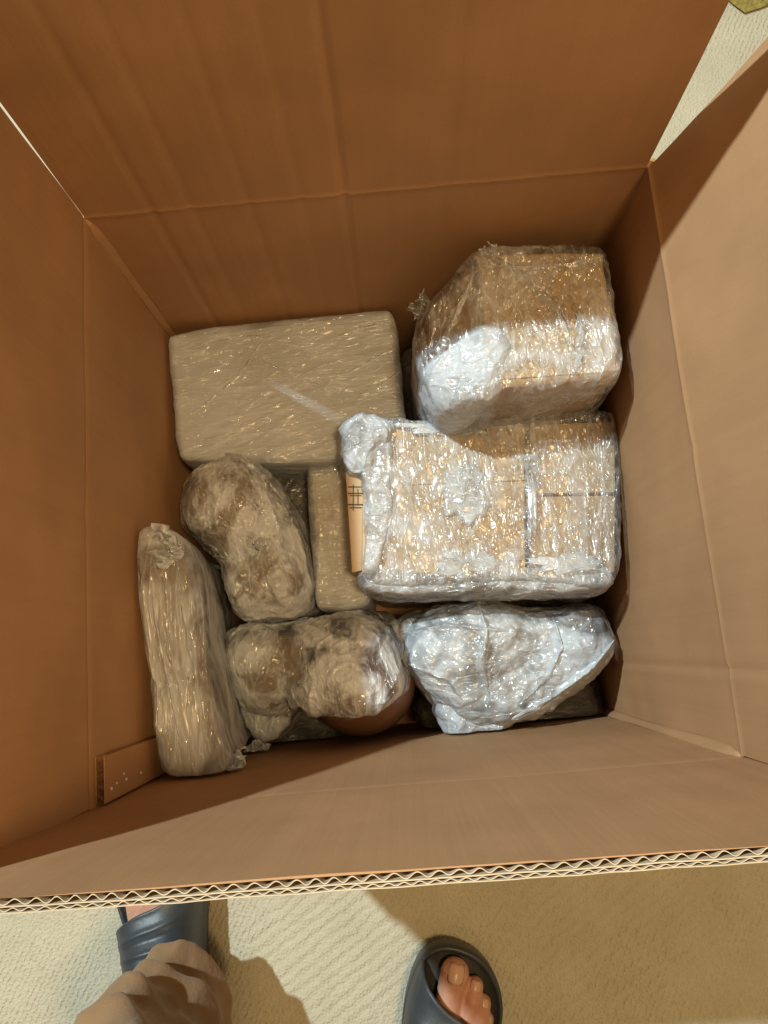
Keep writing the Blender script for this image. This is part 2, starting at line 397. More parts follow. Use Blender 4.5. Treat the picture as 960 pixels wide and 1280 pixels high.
ph2 = lambda x: 0.5 + (0.42 + 0.2 * noise.noise((x * 50, 2, 1))) * math.sin(2 * math.pi * x / 0.0061 + 2.6 * noise.noise((x * 25, 8, 5)))
wob = lambda x, k: 0.0003 * noise.noise((x * 50, k, 0))
ribbon('fluting', lambda x: yt(x) - 0.0005 - 0.0024 * ph(x), 0.0004, near, M_CARD_EDGE, 0.0005, 0.0003)
ribbon('liner', lambda x: yt(x) - 0.0033 + wob(x, 2), 0.0005, near, M_CARD_EDGE, jag=0.0002)
ribbon('fluting', lambda x: yt(x) - 0.0038 - 0.0013 * ph2(x), 0.00035, near, M_CARD_EDGE, 0.0005, 0.0003)
ribbon('liner', lambda x: yt(x) - 0.0054 + wob(x, 3), 0.0004, near, M_CARD_EDGE, jag=0.0003)

# rounded crush strips down two corners
def corner_strip(cx, cy, sx, sy, w):
    bm = bmesh.new(); rows = []
    for j in range(60):
        z = 0.02 + (FOLD - 0.022) * j / 59; r = []
        for i in range(9):
            t = i / 8; k = 0.0007 * math.sin(math.pi * t) + 0.0005 * noise.noise((z * 25, t, cx))
            ww = w * (0.9 + 0.25 * noise.noise((z * 12, 2, cx))) * (1 - 0.75 * sstep(FOLD - 0.02, FOLD, z))
            x = cx + sx * (ww * (1 - t) + k); y = cy + sy * (ww * t + k)
            r.append(bm.verts.new((x, y, z)))
        r.append(bm.verts.new((cx - sx * 0.002, cy - sy * 0.002, z)))
        rows.append(r)
    grid_faces(bm, rows, True); bm.faces.new(rows[0]); bm.faces.new(rows[-1][::-1])
    bmesh.ops.recalc_face_normals(bm, faces=bm.faces)
    link('corner_crease', bm, M_CARD, BOX)
corner_strip(X0, Y1, 1, -1, 0.0062)
corner_strip(X1, Y0, -1, 1, 0.0062)

# the glued joint tab inside the left wall
def d_tab(p, u, v): return 0.0006 * noise.noise(p * 40)
tab = panel('joint_tab', lambda u, v: V((X0 + 0.0062, Y0 + 0.002 + 0.030 * u, 0.03 + (FOLD - 0.052) * v)), (-1, 0, 0), 16, 60, d_tab, 0.0056)
bm = bmesh.new()
for k in range(2):
    rows = [[], []]
    for i in range(90):
        y = Y0 + 0.002 + 0.030 * i / 89; q = 0.5 + 0.5 * math.sin(y * 2 * math.pi / (0.0070 if k else 0.0058))
        x = X0 + 0.0010 + (0.0026 + 0.0028 * q if k else 0.0022 * q)
        rows[0].append(bm.verts.new((x, y, FOLD - 0.0225))); rows[1].append(bm.verts.new((x, y, FOLD - 0.0072)))
    grid_faces(bm, rows)
link('fluting', bm, M_CARD, tab, False)
for xo in (0.0005, 0.0061):
    bm = bmesh.new()
    bmesh.ops.create_cube(bm, size=1, matrix=Matrix.Translation((X0 + xo, Y0 + 0.017, FOLD - 0.0150)) @ Matrix.Diagonal((0.0005, 0.030, 0.0152, 1)))
    link('liner', bm, M_CARD, tab, False)
for px, py, r in ((139, 986, 0.0016), (146, 979, 0.0010), (158, 974, 0.0013), (155, 967, 0.0009), (176, 966, 0.0013)):  # pale shiny dots standing in for small glints on the tab
    # find the point on the tab under that place
    z = 0.30
    for _ in range(40):
        p = at(px, py, z); z -= (p.x - (X0 + 0.0062)) * 1.5
    bm = bmesh.new(); bmesh.ops.create_icosphere(bm, subdivisions=2, radius=r, matrix=Matrix.Translation(at(px, py, z)) @ Matrix.Diagonal((0.7, 1, 1, 1)))
    link('glint_dot', bm, M_GLINT, tab)

# ------------------------------------------------------------------ wrapped goods
def resample(pts, n):
    """closed smooth curve through pts (Catmull-Rom), n points evenly spaced"""
    P = []; m = len(pts)
    for i in range(m):
        a, b, c, d = pts[i - 1], pts[i], pts[(i + 1) % m], pts[(i + 2) % m]
        for k in range(12):
            t = k / 12
            P.append(0.5 * ((2 * b) + (c - a) * t + (2 * a - 5 * b + 4 * c - d) * t * t + (3 * b - a - 3 * c + d) * t ** 3))
    L = [0.0]
    for i in range(len(P)): L.append(L[-1] + (P[(i + 1) % len(P)] - P[i]).length)
    out = []; k = 0
    for i in range(n):
        s = L[-1] * i / n
        while L[k + 1] < s: k += 1
        t = (s - L[k]) / max(1e-9, L[k + 1] - L[k])
        out.append(P[k].lerp(P[(k + 1) % len(P)], t))
    return out
def ridged(p): return (1 - min(1, abs(noise.noise(p)) * 2.2)) ** 3
def wrinkle(p, ang, amp, kind, seed):
    c, s = math.cos(ang), math.sin(ang); o = seed * 3.7
    u = p.x * c + p.y * s; w = -p.x * s + p.y * c
    if kind == 'taut':
        return amp * (1.0 * ridged(V((u * 9 + o, w * 55, p.z * 30))) + 0.5 * ridged(V((u * 22, w * 120 + o, p.z * 60))) + 0.8 * noise.noise(V((u * 14, w * 14 + o, p.z * 14))))
    return amp * (1.3 * ridged(V((u * 22 + o, w * 38, p.z * 30))) + 0.8 * ridged(V((u * 60, w * 80 + o, p.z * 60))) + 1.0 * noise.noise(V((u * 26 + o, w * 26, p.z * 26)))
                  + 0.35 * ridged(V((u * 150, w * 190 + o, p.z * 150))))
def angular(p, amp, seed):
    """flat facets meeting at sharp creases, a few sizes"""
    h = 0.0
    for f, a in ((26, 1.0), (60, 0.45), (130, 0.2)):
        d, q = noise.voronoi(V((p.x * f + seed, p.y * f, p.z * f)))
        h += a * ((d[1] - d[0]) * 0.9 - 0.3)
    return amp * h + 0.25 * amp * noise.noise(p * 90)
def shell(name, parent, mat, outline, zb, H, fillet=0.02, bulge=0.004, off=0.0, amp=0.001, ang=0.0, kind='loose', seed=1, na=200, nr=60, ns=26, edge_drop=0.0, flare=0.0):
    """closed skin over goods: plan outline, height function H(x,y), rounded shoulder, sides down to zb"""
    O = resample([Vector((p[0], p[1], 0)) for p in outline], na)
    c = sum(O, Vector((0, 0, 0))) / na
    nrm = [ (O[(i + 1) % na] - O[i - 1]).cross(Vector((0, 0, 1))).normalized() for i in range(na)]
    area = sum(O[i].x * O[(i + 1) % na].y - O[(i + 1) % na].x * O[i].y for i in range(na))
    if area < 0: nrm = [-q for q in nrm]
    bm = bmesh.new(); rows = []
    for j in range(nr):
        t = (j + 0.5) / nr; t = 1 - (1 - t) ** 1.35
        r = []
        for i in range(na):
            p = c.lerp(O[i], t); d = (O[i] - c).length * (1 - t)
            dr = 0.0
            if d < fillet: dr = fillet - math.sqrt(max(0, fillet * fillet - (fillet - d) ** 2))
            z = H(p.x, p.y) - dr
            r.append(bm.verts.new((p.x, p.y, z)))
        rows.append(r)
    ez = [v.co.z for v in rows[-1]]
    for j in range(1, ns + 1):
        s = j / ns; r = []
        for i in range(na):
            q = O[i] + nrm[i] * (bulge * math.sin(math.pi * min(1, s * 1.3 if s < 0.77 else 1)) + flare * s)
            r.append(bm.verts.new((q.x, q.y, ez[i] + (zb - ez[i]) * s)))
        rows.append(r)
    grid_faces(bm, rows, True)
    cv = bm.verts.new((c.x, c.y, H(c.x, c.y)))
    for i in range(na): bm.faces.new((cv, rows[0][i], rows[0][(i + 1) % na]))
    cb = bm.verts.new((c.x, c.y, zb))
    for i in range(na): bm.faces.new((cb, rows[-1][(i + 1) % na], rows[-1][i]))
    bmesh.ops.recalc_face_normals(bm, faces=bm.faces); bm.normal_update()
    ns_ = [(v, v.normal.copy()) for v in bm.verts]
    for v, nn in ns_:
        k = 1.0 if v.co.z > zb + 0.006 else 0.0
        if amp: v.co += nn * (off + k * (angular(v.co, amp, seed) if kind == 'angular' else wrinkle(v.co, ang, amp, kind, seed)))
        else: v.co += nn * off
        v.co.z = max(v.co.z, 0.0105)
    bmesh.ops.smooth_vert(bm, verts=bm.verts, factor=0.35, use_axis_x=True, use_axis_y=True, use_axis_z=True)
    # packages stay inside the box walls
    for v in bm.verts:
        v.co.x = min(max(v.co.x, X0 + 0.0035), X1 - 0.0035); v.co.y = min(max(v.co.y, Y0 + 0.0025), Y1 - 0.0035)
    return link(name, bm, mat, parent)
def flatH(z, sx=0.0, sy=0.0, x0=0.0, y0=0.0): return lambda x, y: z + sx * (x - x0) + sy * (y - y0)
def domes(base, items, k=90.0):
    """soft maximum of elliptical domes: (centre, rx, ry, angle, top z)"""
    def H(x, y):
        s = math.exp(k * 0.0)
        for c, rx, ry, a, z in items:
            ca, sa = math.cos(a), math.sin(a); u = ((x - c.x) * ca + (y - c.y) * sa) / rx; w = (-(x - c.x) * sa + (y - c.y) * ca) / ry
            d2 = u * u + w * w
            h = (z - base) * math.sqrt(max(0.0, 1 - d2)) if d2 < 1 else 0.0
            s += math.exp(k * h) - 1
        return base + math.log(s) / k
    return H
def pl(pts, z): return [at(x, y, z) for x, y in pts]
def inset(pts, d):
    c = sum(pts, Vector((0, 0, 0))) / len(pts); return [c + (p - c) * (1 - d / max(1e-6, (p - c).length)) for p in pts]
def prism(name, parent, mat, pts, z0, z1, bev=0.002, smooth=False):
    bm = bmesh.new()
    a = [bm.verts.new((p.x, p.y, z1)) for p in pts]; b = [bm.verts.new((p.x, p.y, z0)) for p in pts]
    bm.faces.new(a); bm.faces.new(b[::-1])
    for i in range(len(pts)):
        j = (i + 1) % len(pts); bm.faces.new((a[j], a[i], b[i], b[j]))
    bmesh.ops.recalc_face_normals(bm, faces=bm.faces)
    if bev: bmesh.ops.bevel(bm, geom=bm.edges[:], offset=bev, segments=2, profile=0.6, affect='EDGES')
    bmesh.ops.recalc_face_normals(bm, faces=bm.faces)
    return link(name, bm, mat, parent, smooth)
def bubbles(name, parent, pts, H, pitch=0.0105, r=0.0042, h=0.0026, ang=0.0, skip=0.0):
    """rows of small domes lying on the top of goods inside the plan polygon pts"""
    bm = bmesh.new(); c = sum(pts, Vector((0, 0, 0))) / len(pts); R = max((p - c).length for p in pts)
    def inside(x, y):
        k = False; n = len(pts)
        for i in range(n):
            a, b = pts[i], pts[i - 1]
            if (a.y > y) != (b.y > y) and x < (b.x - a.x) * (y - a.y) / (b.y - a.y) + a.x: k = not k
        return k
    n = int(R / pitch) + 2; ca, sa = math.cos(ang), math.sin(ang)
    for j in range(-n * 2, n * 2):
        for i in range(-n, n):
            u = (i + 0.5 * (j & 1)) * pitch; w = j * pitch * 0.866
            u += 0.0012 * noise.noise((u * 30, w * 30, 1)); w += 0.0012 * noise.noise((u * 30, w * 30, 5))
            x = c.x + u * ca - w * sa; y = c.y + u * sa + w * ca
            if not inside(x, y) or random.random() < skip: continue
            z = H(x, y); k = random.uniform(0.75, 1.1); hh = h * random.uniform(0.55, 1.1)
            tx, ty = random.uniform(-.25, .25), random.uniform(-.25, .25)
            rings = []
            for e in (0.0, 0.45, 0.8):
                rr = r * k * math.cos(e * math.pi / 2 * 0.98); zz = hh * math.sin(e * math.pi / 2)
                rings.append([bm.verts.new((x + rr * math.cos(q * math.pi / 4), y + rr * math.sin(q * math.pi / 4), z + zz + zz * (tx * math.cos(q * math.pi / 4) + ty * math.sin(q * math.pi / 4)))) for q in range(8)])
            grid_faces(bm, rings, True)
            t = bm.verts.new((x, y, z + hh))
            for q in range(8): bm.faces.new((rings[-1][q], rings[-1][(q + 1) % 8], t))
    o = link(name, bm, M_BUBBLE, parent); o['kind'] = 'stuff'; return o
def tuft(name, parent, mat, p, direction, length, width, seed, lift=0.3, na=26, nl=18):
    """a gathered end of film: a pleated fan that narrows into a knot at p"""
    d = Vector(direction).normalized(); side = d.cross(Vector((0, 0, 1))).normalized(); up = side.cross(d).normalized()
    bm = bmesh.new(); rows = []
    for j in range(nl + 1):
        t = j / nl; r = []
        for i in range(na + 1):
            a = (i / na - 0.5) * 2
            w = width * (0.12 + 0.88 * t ** 0.8)
            rag = 0.55 + 0.9 * abs(noise.noise((a * 2.2, seed, 2))) + 0.35 * noise.noise((a * 7, seed, 8))
            fold = w * (0.55 * noise.noise((a * 4.5, t * 1.2, seed)) + 0.30 * noise.noise((a * 11, t * 3, seed + 3)) + 0.25 * noise.noise((a * 2, t * 5, seed + 6)))
            q = p + d * (length * t * rag) + side * (a * w * 0.5 + 0.25 * w * noise.noise((a * 3, t * 4, seed + 9))) + up * (fold * 0.8 + lift * length * (t - t * t * 0.8))
            r.append(bm.verts.new(q))
        rows.append(r)
    grid_faces(bm, rows)
    for v in bm.verts:
        v.co.x = min(max(v.co.x, X0 + 0.003), X1 - 0.003); v.co.y = min(max(v.co.y, Y0 + 0.002), Y1 - 0.003)
    return link(name, bm, mat, parent)
def film_fold(parent, mat, pts, H, w0, w1, h=0.0026, seed=1, n=70):
    """a long pinched fold of film running over the top through the plan points pts"""
    L = [0.0]
    for a, b in zip(pts[:-1], pts[1:]): L.append(L[-1] + (b - a).length)
    bm = bmesh.new(); rows = []
    for j in range(n + 1):
        t = j / n; s_ = t * L[-1]; k = max(i for i in range(len(pts) - 1) if L[i] <= s_ + 1e-9); q = (s_ - L[k]) / (L[k + 1] - L[k])
        c = pts[k].lerp(pts[k + 1], q); d = (pts[min(k + 1, len(pts) - 1)] - pts[k]).normalized(); sd = Vector((-d.y, d.x, 0))
        env = math.sin(math.pi * min(1, max(0.0, t * 0.98 + 0.01))) ** 0.6
        w = (w0 + (w1 - w0) * t) * env * (0.8 + 0.6 * noise.noise((t * 7, seed, 0))); r = []
        for i, (e, f) in enumerate(((-1, 0), (-0.55, 0.25), (-0.2, 0.8), (0.05, 1.0), (0.3, 0.55), (0.6, 0.3), (1, 0))):
            wb = 0.25 * w * noise.noise((t * 9, i * 0.7, seed))
            x = c.x + sd.x * (e * w * 0.5 + wb); y = c.y + sd.y * (e * w * 0.5 + wb)
            r.append(bm.verts.new((x, y, H(x, y) + 0.0012 + f * h * env * (0.7 + 0.8 * abs(noise.noise((t * 11, i * 0.4, seed + 5)))))))
        rows.append(r)
    grid_faces(bm, rows)
    return link('film_fold', bm, mat, parent)
def centre(pts, z): 
    c = sum(pts, Vector((0, 0, 0))) / len(pts); return Vector((c.x, c.y, z))
BZ = 0.0105

# white package in taut film, far left corner
zt = 0.232
o2 = pl([(211, 430), (222, 418), (300, 405), (400, 396), (470, 388), (490, 394), (497, 430), (503, 500), (506, 545), (496, 568), (430, 574), (330, 576), (240, 574), (222, 560), (217, 500)], zt)
t = empty('film_wrapped_package', centre(o2, BZ), 'flat whitish rectangular package in taut clear film in the far left corner of the box', 'package')
prism('inner_box', t, M_PALE, inset(pl([(212, 421), (490, 388), (503, 566), (224, 574)], zt), 0.002), BZ, zt - 0.001, 0.004)
shell('stretch_film', t, F_STRETCH, o2, BZ + 0.002, flatH(zt), 0.006, 0.001, 0.0012, 0.0009, 0.35, 'taut', 2, 240, 80, 24)

for q, sd in (([(330, 452), (380, 476), (440, 500)], 1), ([(430, 470), (470, 448), (492, 436)], 2), ([(240, 520), (300, 470), (330, 424)], 3), ([(400, 430), (450, 412), (492, 402)], 4), ([(436, 500), (470, 486), (500, 466)], 5), ([(226, 440), (262, 430), (330, 420)], 6)):
    film_fold(t, F_STRETCH, pl(q, zt), flatH(zt + 0.001), 0.003, 0.006, 0.0007, sd)

# brown carton in bubble wrap, far right corner
zt = 0.352
core = pl([(594, 322), (752, 316), (772, 484), (606, 494)], zt)
o3 = pl([(598, 312), (650, 306), (745, 309), (760, 326), (772, 400), (777, 458), (766, 472), (720, 482), (640, 490), (596, 500), (560, 502), (540, 482), (526, 440), (522, 390), (540, 364), (575, 334)], zt)
t = empty('bubble_wrapped_carton', centre(o3, BZ), 'tallest bubble wrapped brown carton with a film knot on top in the far right corner', 'package')
core = pl([(597, 316), (602, 313), (748, 311), (757, 322), (770, 400), (775, 458), (767, 470), (700, 480), (612, 486), (605, 480), (600, 410)], zt)
shell('carton', t, M_CARTON_DARK, inset(core, 0.002), BZ, flatH(zt - 0.001), 0.006, 0.001, 0, 0.0006, 0.2, 'taut', 4, 160, 50, 20)
prism('carton_flap', t, M_CARTON, pl([(602, 345), (752, 338), (770, 464), (610, 476)], zt), zt - 0.001, zt + 0.0012, 0.0004)
wad = pl([(590, 345), (600, 482), (574, 494), (552, 488), (537, 455), (530, 400), (555, 370)], zt - 0.03)
cc = centre(core, zt)
def H3(x, y):
    e = at(597, 410, zt).x
    return zt + 0.002 - 0.42 * max(0.0, e - x)
shell('packing_wad', t, M_BEIGE, wad, BZ, lambda x, y: H3(x, y) - 0.010, 0.02, 0.002, 0, 0.0015, 0.3, 'loose', 5, 90, 24, 14)
bubbles('bubble_layer', t, inset(core, 0.008), flatH(zt + 0.0012), 0.0100, 0.0040, 0.0030, 0.05, 0.15)
shell('bubble_film', t, F_BUBBLE, o3, BZ + 0.002, lambda x, y: H3(x, y) + 0.002, 0.014, 0.002, 0.0012, 0.0014, 1.2, 'loose', 3, 260, 90, 26)
shell('packing_film', t, F_MILKY, inset(pl([(600, 408), (630, 414), (640, 440), (622, 482), (590, 500), (560, 502), (541, 482), (532, 448), (556, 430)], zt), 0.001), zt - 0.10, lambda x, y: H3(x, y) + 0.0045, 0.012, 0.002, 0.001, 0.0016, 0.7, 'loose', 9, 120, 40, 10)
tuft('film_knot', t, F_LOOSE, at(622, 322, zt - 0.006), (-0.75, 0.7, 0.1), 0.018, 0.016, 2.0, 0.1)
tuft('film_knot', t, F_LOOSE, at(540, 385, zt - 0.040), (-1, 0.35, 0.0), 0.022, 0.026, 4.0, 0.0)

H3f = lambda x, y: H3(x, y) + 0.002
film_fold(t, F_MID, pl([(604, 318), (634, 334), (662, 356), (690, 386), (706, 412), (714, 440)], zt), H3f, 0.010, 0.014, 0.003, 1)
film_fold(t, F_MILKY, pl([(722, 392), (726, 420), (724, 450), (716, 472)], zt), H3f, 0.012, 0.014, 0.003, 2)  # milky fold standing in for an upright band of white glare
film_fold(t, F_MID, pl([(590, 350), (570, 390), (552, 430)], zt), H3f, 0.006, 0.010, 0.003, 3)
film_fold(t, F_BUBBLE, pl([(600, 336), (660, 338), (745, 330)], zt), H3f, 0.006, 0.008, 0.002, 4)

# cartons bundled in bubble wrap, middle right
zt = 0.268
o4 = pl([(430, 548), (432, 530), (448, 520), (490, 524), (560, 528), (640, 523), (700, 517), (756, 515), (771, 528), (775, 600), (775, 690), (771, 718), (752, 734), (700, 728), (620, 726), (540, 730), (470, 728), (450, 712), (443, 660), (440, 600)], zt)
t = empty('bubble_wrapped_carton', centre(o4, BZ), 'wide bubble wrapped light brown carton with black printed lines on its left end', 'package')
left = pl([(452, 530), (661, 528), (661, 718), (449, 719)], zt); rtop = pl([(664, 528), (771, 524), (772, 615.5), (665, 617)], zt); rbot = pl([(664, 618), (772, 616.5), (772, 716), (665, 717)], zt)
prism('carton', t, M_CARTON, inset(left, 0.003), BZ, zt - 0.003, 0.002)
prism('carton', t, M_CARTON, inset(rtop, 0.001), BZ, zt - 0.004, 0.002)
prism('carton', t, M_CARTON_DARK, inset(rbot, 0.001), BZ, zt - 0.0055, 0.002)
flp = pl([(498, 548), (655, 540), (655, 600), (500, 606)], zt)
prism('carton_flap', t, M_CARTON, flp, zt - 0.0028, zt - 0.0008, 0.0004)
flp = pl([(560, 612), (655, 609), (656, 700), (562, 704)], zt)
prism('carton_flap', t, M_CARTON_DARK, flp, zt - 0.0028, zt - 0.0010, 0.0004)
endp = pl([(432, 590), (454, 584), (460, 712), (440, 716)], zt - 0.012)
prism('carton_end', t, M_CARTON, endp, BZ, zt - 0.010, 0.001)
for k, (y0, y1, x0, x1) in enumerate(((608, 609.3, 435, 457), (616, 617.4, 435, 458), (619, 620, 437, 452), (630, 631.5, 435, 459), (634, 635.2, 437, 452), (606, 638, 441, 442), (611, 632, 447, 447.8))):
    q = pl([(x0, y0), (x1, y0), (x1, y1), (x0, y1)], zt - 0.0095)
    prism('printed_line', t, M_INK, q, zt - 0.0103, zt - 0.0094 + 0.00003 * k, 0)
bubbles('bubble_layer', t, inset(pl([(470, 540), (770, 532), (771, 712), (455, 714)], zt), 0.004), flatH(zt - 0.001), 0.0098, 0.0040, 0.0030, 0.03, 0.12)
o4f = pl([(430, 548), (432, 530), (448, 520), (490, 524), (560, 528), (640, 523), (700, 517), (756, 515), (771, 528), (775, 600), (775, 690), (771, 718), (752, 734), (700, 728), (620, 726), (540, 730), (470, 728), (462, 700), (462, 650), (455, 600), (440, 585)], zt)
shell('bubble_film', t, F_BUBBLE, o4f, BZ + 0.002, flatH(zt + 0.002), 0.006, 0.004, 0.0006, 0.0011, 1.5, 'loose', 6, 300, 100, 30, flare=0.006)
wadp = pl([(427, 548), (432, 526), (452, 517), (484, 523), (486, 545), (474, 566), (464, 590), (446, 588), (434, 580)], zt + 0.006)
shell('packing_film', t, F_MILKY, wadp, zt - 0.06, flatH(zt + 0.009), 0.014, 0.003, 0.001, 0.0022, 0.9, 'loose', 13, 150, 40, 12)
wadp = pl([(452, 560), (488, 556), (486, 600), (490, 640), (476, 690), (470, 716), (456, 714), (460, 650), (456, 600)], zt + 0.003)
shell('packing_film', t, F_MID, wadp, zt - 0.06, flatH(zt + 0.004), 0.008, 0.002, 0.001, 0.0016, 0.9, 'loose', 12, 150, 40, 12)
frontp = pl([(452, 716), (540, 718), (640, 716), (740, 700), (762, 712), (758, 734), (700, 738), (560, 740), (470, 738)], zt - 0.01)
shell('packing_film', t, F_MID, frontp, zt - 0.10, flatH(zt - 0.004), 0.012, 0.002, 0.001, 0.0018, 0.1, 'loose', 15, 150, 30, 14)
def ragged(px, py, rx, ry, z, seed, n=44):
    out = []
    for k in range(n):
        a = 2 * math.pi * k / n; w = 1 + 0.55 * noise.noise((1.6 * math.cos(a), 1.6 * math.sin(a), seed)) + 0.35 * noise.noise((5 * math.cos(a), 5 * math.sin(a), seed))
        out.append(at(px + rx * w * math.cos(a), py + ry * w * math.sin(a), z))
    return out
for q, mm, sd in ((ragged(582, 622, 30, 32, zt, 3), F_MID, 19), (ragged(578, 704, 34, 20, zt, 9), F_MID, 20), (ragged(712, 706, 44, 14, zt, 14), F_MID, 21), (ragged(664, 600, 9, 70, zt, 21), F_BUBBLE, 27), (ragged(560, 536, 60, 9, zt, 31), F_MID, 28)):
    shell('packing_film', t, mm, q, zt + 0.0005, flatH(zt + 0.0042), 0.0045, 0, 0, 0.0008, 0.4, 'loose', sd, 120, 20, 3)

# crumpled milky bubble-wrap bundle, near right
zt = 0.205
o5 = pl([(494, 800), (496, 775), (520, 764), (570, 758), (600, 748), (640, 756), (700, 762), (745, 754), (766, 770), (775, 800), (768, 826), (740, 858), (702, 886), (676, 900), (630, 908), (590, 912), (566, 905), (545, 880), (520, 852), (500, 830)], zt)
t = empty('bubble_wrapped_bundle', centre(o5, BZ), 'crumpled milky white bubble wrap bundle in the near right corner', 'package')
H5 = domes(zt - 0.022, [(at(600, 790, zt), 0.070, 0.045, 0.2, zt + 0.016), (at(720, 800, zt), 0.050, 0.055, 0.3, zt + 0.010), (at(560, 830, zt), 0.050, 0.040, 0, zt + 0.006), (at(640, 860, zt), 0.060, 0.045, 0, zt + 0.004)])
shell('wrapped_goods', t, M_GREYGOODS, inset(o5, 0.012), BZ, lambda x, y: H5(x, y) - 0.010, 0.02, 0.002, 0, 0.002, 0.2, 'loose', 22, 120, 36, 16)
bubbles('bubble_layer', t, inset(o5, 0.014), lambda x, y: H5(x, y) - 0.0045, 0.0105, 0.0042, 0.0026, 0.3, 0.45)
shell('bubble_film', t, F_MILKY, o5, 0.10, H5, 0.020, 0.004, 0.001, 0.0062, 0.5, 'angular', 23, 300, 100, 24)
for q, w0, w1, sd in (([(500, 790), (560, 782), (640, 790)], 0.008, 0.012, 1), ([(596, 752), (606, 790), (600, 830), (612, 870)], 0.010, 0.014, 2), ([(690, 770), (700, 810), (680, 850), (650, 880)], 0.008, 0.014, 3), ([(768, 800), (735, 838), (690, 872), (640, 900)], 0.010, 0.014, 4), ([(510, 830), (560, 850), (590, 890)], 0.010, 0.014, 5)):
    film_fold(t, F_MILKY, pl(q, zt), lambda x, y: H5(x, y) - 0.002, w0, w1, 0.006, sd)
tail = pl([(545, 890), (560, 872), (600, 868), (645, 880), (650, 898), (634, 914), (616, 922), (598, 918), (584, 929), (566, 928), (556, 910)], zt - 0.020)
shell('film_tail', t, F_MILKY, tail, zt - 0.060, flatH(zt - 0.022), 0.012, 0.002, 0.001, 0.0060, 0.3, 'angular', 33, 160, 36, 12)

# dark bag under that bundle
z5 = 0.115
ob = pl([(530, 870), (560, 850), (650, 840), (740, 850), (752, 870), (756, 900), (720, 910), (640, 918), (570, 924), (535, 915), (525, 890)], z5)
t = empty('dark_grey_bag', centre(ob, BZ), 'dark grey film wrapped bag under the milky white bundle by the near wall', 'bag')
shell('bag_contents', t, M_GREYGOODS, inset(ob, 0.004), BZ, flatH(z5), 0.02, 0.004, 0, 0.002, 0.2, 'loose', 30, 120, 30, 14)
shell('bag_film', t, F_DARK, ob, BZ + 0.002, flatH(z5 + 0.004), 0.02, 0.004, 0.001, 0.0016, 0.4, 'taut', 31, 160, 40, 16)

# lumpy wrapped item, left of the middle
zt = 0.250
o6 = pl([(217, 640), (220, 610), (236, 585), (262, 572), (290, 566), (318, 576), (344, 605), (362, 640), (374, 690), (384, 735), (376, 758), (340, 768), (295, 768), (280, 745), (272, 715), (262, 690), (238, 668)], zt)
t = empty('film_wrapped_lump', centre(o6, BZ), 'rounded lump wrapped in crumpled film with a twisted seam, below the whitish package', 'package')
H6 = domes(zt - 0.030, [(at(285, 630, zt), 0.052, 0.055, 0.2, zt + 0.022), (at(325, 715, zt), 0.046, 0.045, 0, zt + 0.004), (at(345, 670, zt), 0.03, 0.055, 0.2, zt + 0.000)])
shell('wrapped_goods', t, M_BEIGE, inset(o6, 0.006), BZ, lambda x, y: H6(x, y) - 0.006, 0.02, 0.002, 0, 0.0012, 0.2, 'loose', 40, 140, 40, 16)
shell('stretch_film', t, F_LOOSE, o6, BZ + 0.002, H6, 0.022, 0.003, 0.001, 0.0018, 1.9, 'loose', 41, 260, 90, 24)
for q, w0, w1, sd in (([(262, 694), (290, 700), (322, 690), (340, 676)], 0.006, 0.008, 1), ([(276, 560), (300, 572), (330, 590), (352, 622)], 0.012, 0.010, 2), ([(240, 600), (262, 582), (300, 588)], 0.006, 0.008, 3), ([(330, 610), (350, 660), (360, 720)], 0.006, 0.010, 4)):
    film_fold(t, F_LOOSE, pl(q, zt), lambda x, y: H6(x, y) - 0.001, w0, w1, 0.003, sd)
tuft('film_knot', t, F_LOOSE, at(312, 684, zt + 0.006), (0.9, 0.2, 0.3), 0.014, 0.012, 6.0)

# narrow upright package along the left wall
zt = 0.330
o7 = pl([(166, 690), (166, 664), (186, 656), (216, 664), (234, 688), (243, 730), (251, 790), (260, 850), (272, 920), (280, 955), (262, 970), (225, 973), (202, 964), (190, 910), (179, 830), (172, 760)], zt)
t = empty('film_wrapped_package', centre(o7, BZ), 'long narrow package in pleated clear film standing along the left wall', 'package')
cl = at(222, 820, zt)
H7 = domes(zt - 0.020, [(at(206, 720, zt), 0.040, 0.085, 0.06, zt + 0.004), (at(222, 850, zt), 0.040, 0.095, 0.06, zt - 0.004), (at(236, 930, zt), 0.040, 0.05, 0, zt - 0.010)])
shell('wrapped_goods', t, M_BEIGE, inset(o7, 0.005), BZ, lambda x, y: H7(x, y) - 0.004, 0.012, 0.001, 0, 0.001, 0.1, 'loose', 50, 140, 36, 16, flare=-0.034)
shell('stretch_film', t, F_SLEEVE, o7, BZ + 0.002, H7, 0.012, 0.002, 0.001, 0.0018, 1.68, 'taut', 51, 260, 80, 26, flare=-0.034)
for q, w0, w1, sd in (([(190, 700), (198, 780), (214, 870), (226, 930)], 0.007, 0.009, 1), ([(222, 700), (236, 790), (246, 880)], 0.006, 0.008, 2), ([(204, 690), (212, 740), (216, 800)], 0.005, 0.006, 3)):
    film_fold(t, F_SLEEVE, pl(q, zt), lambda x, y: H7(x, y), w0, w1, 0.003, sd)
tuft('film_fan', t, F_LOOSE, at(230, 692, zt + 0.008), (-0.93, 0.30, -0.12), 0.036, 0.034, 11.0, 0.02, 40, 20)
tuft('film_tail', t, F_LOOSE, at(275, 955, zt - 0.03), (0.9, -0.25, -0.2), 0.024, 0.030, 12.0)

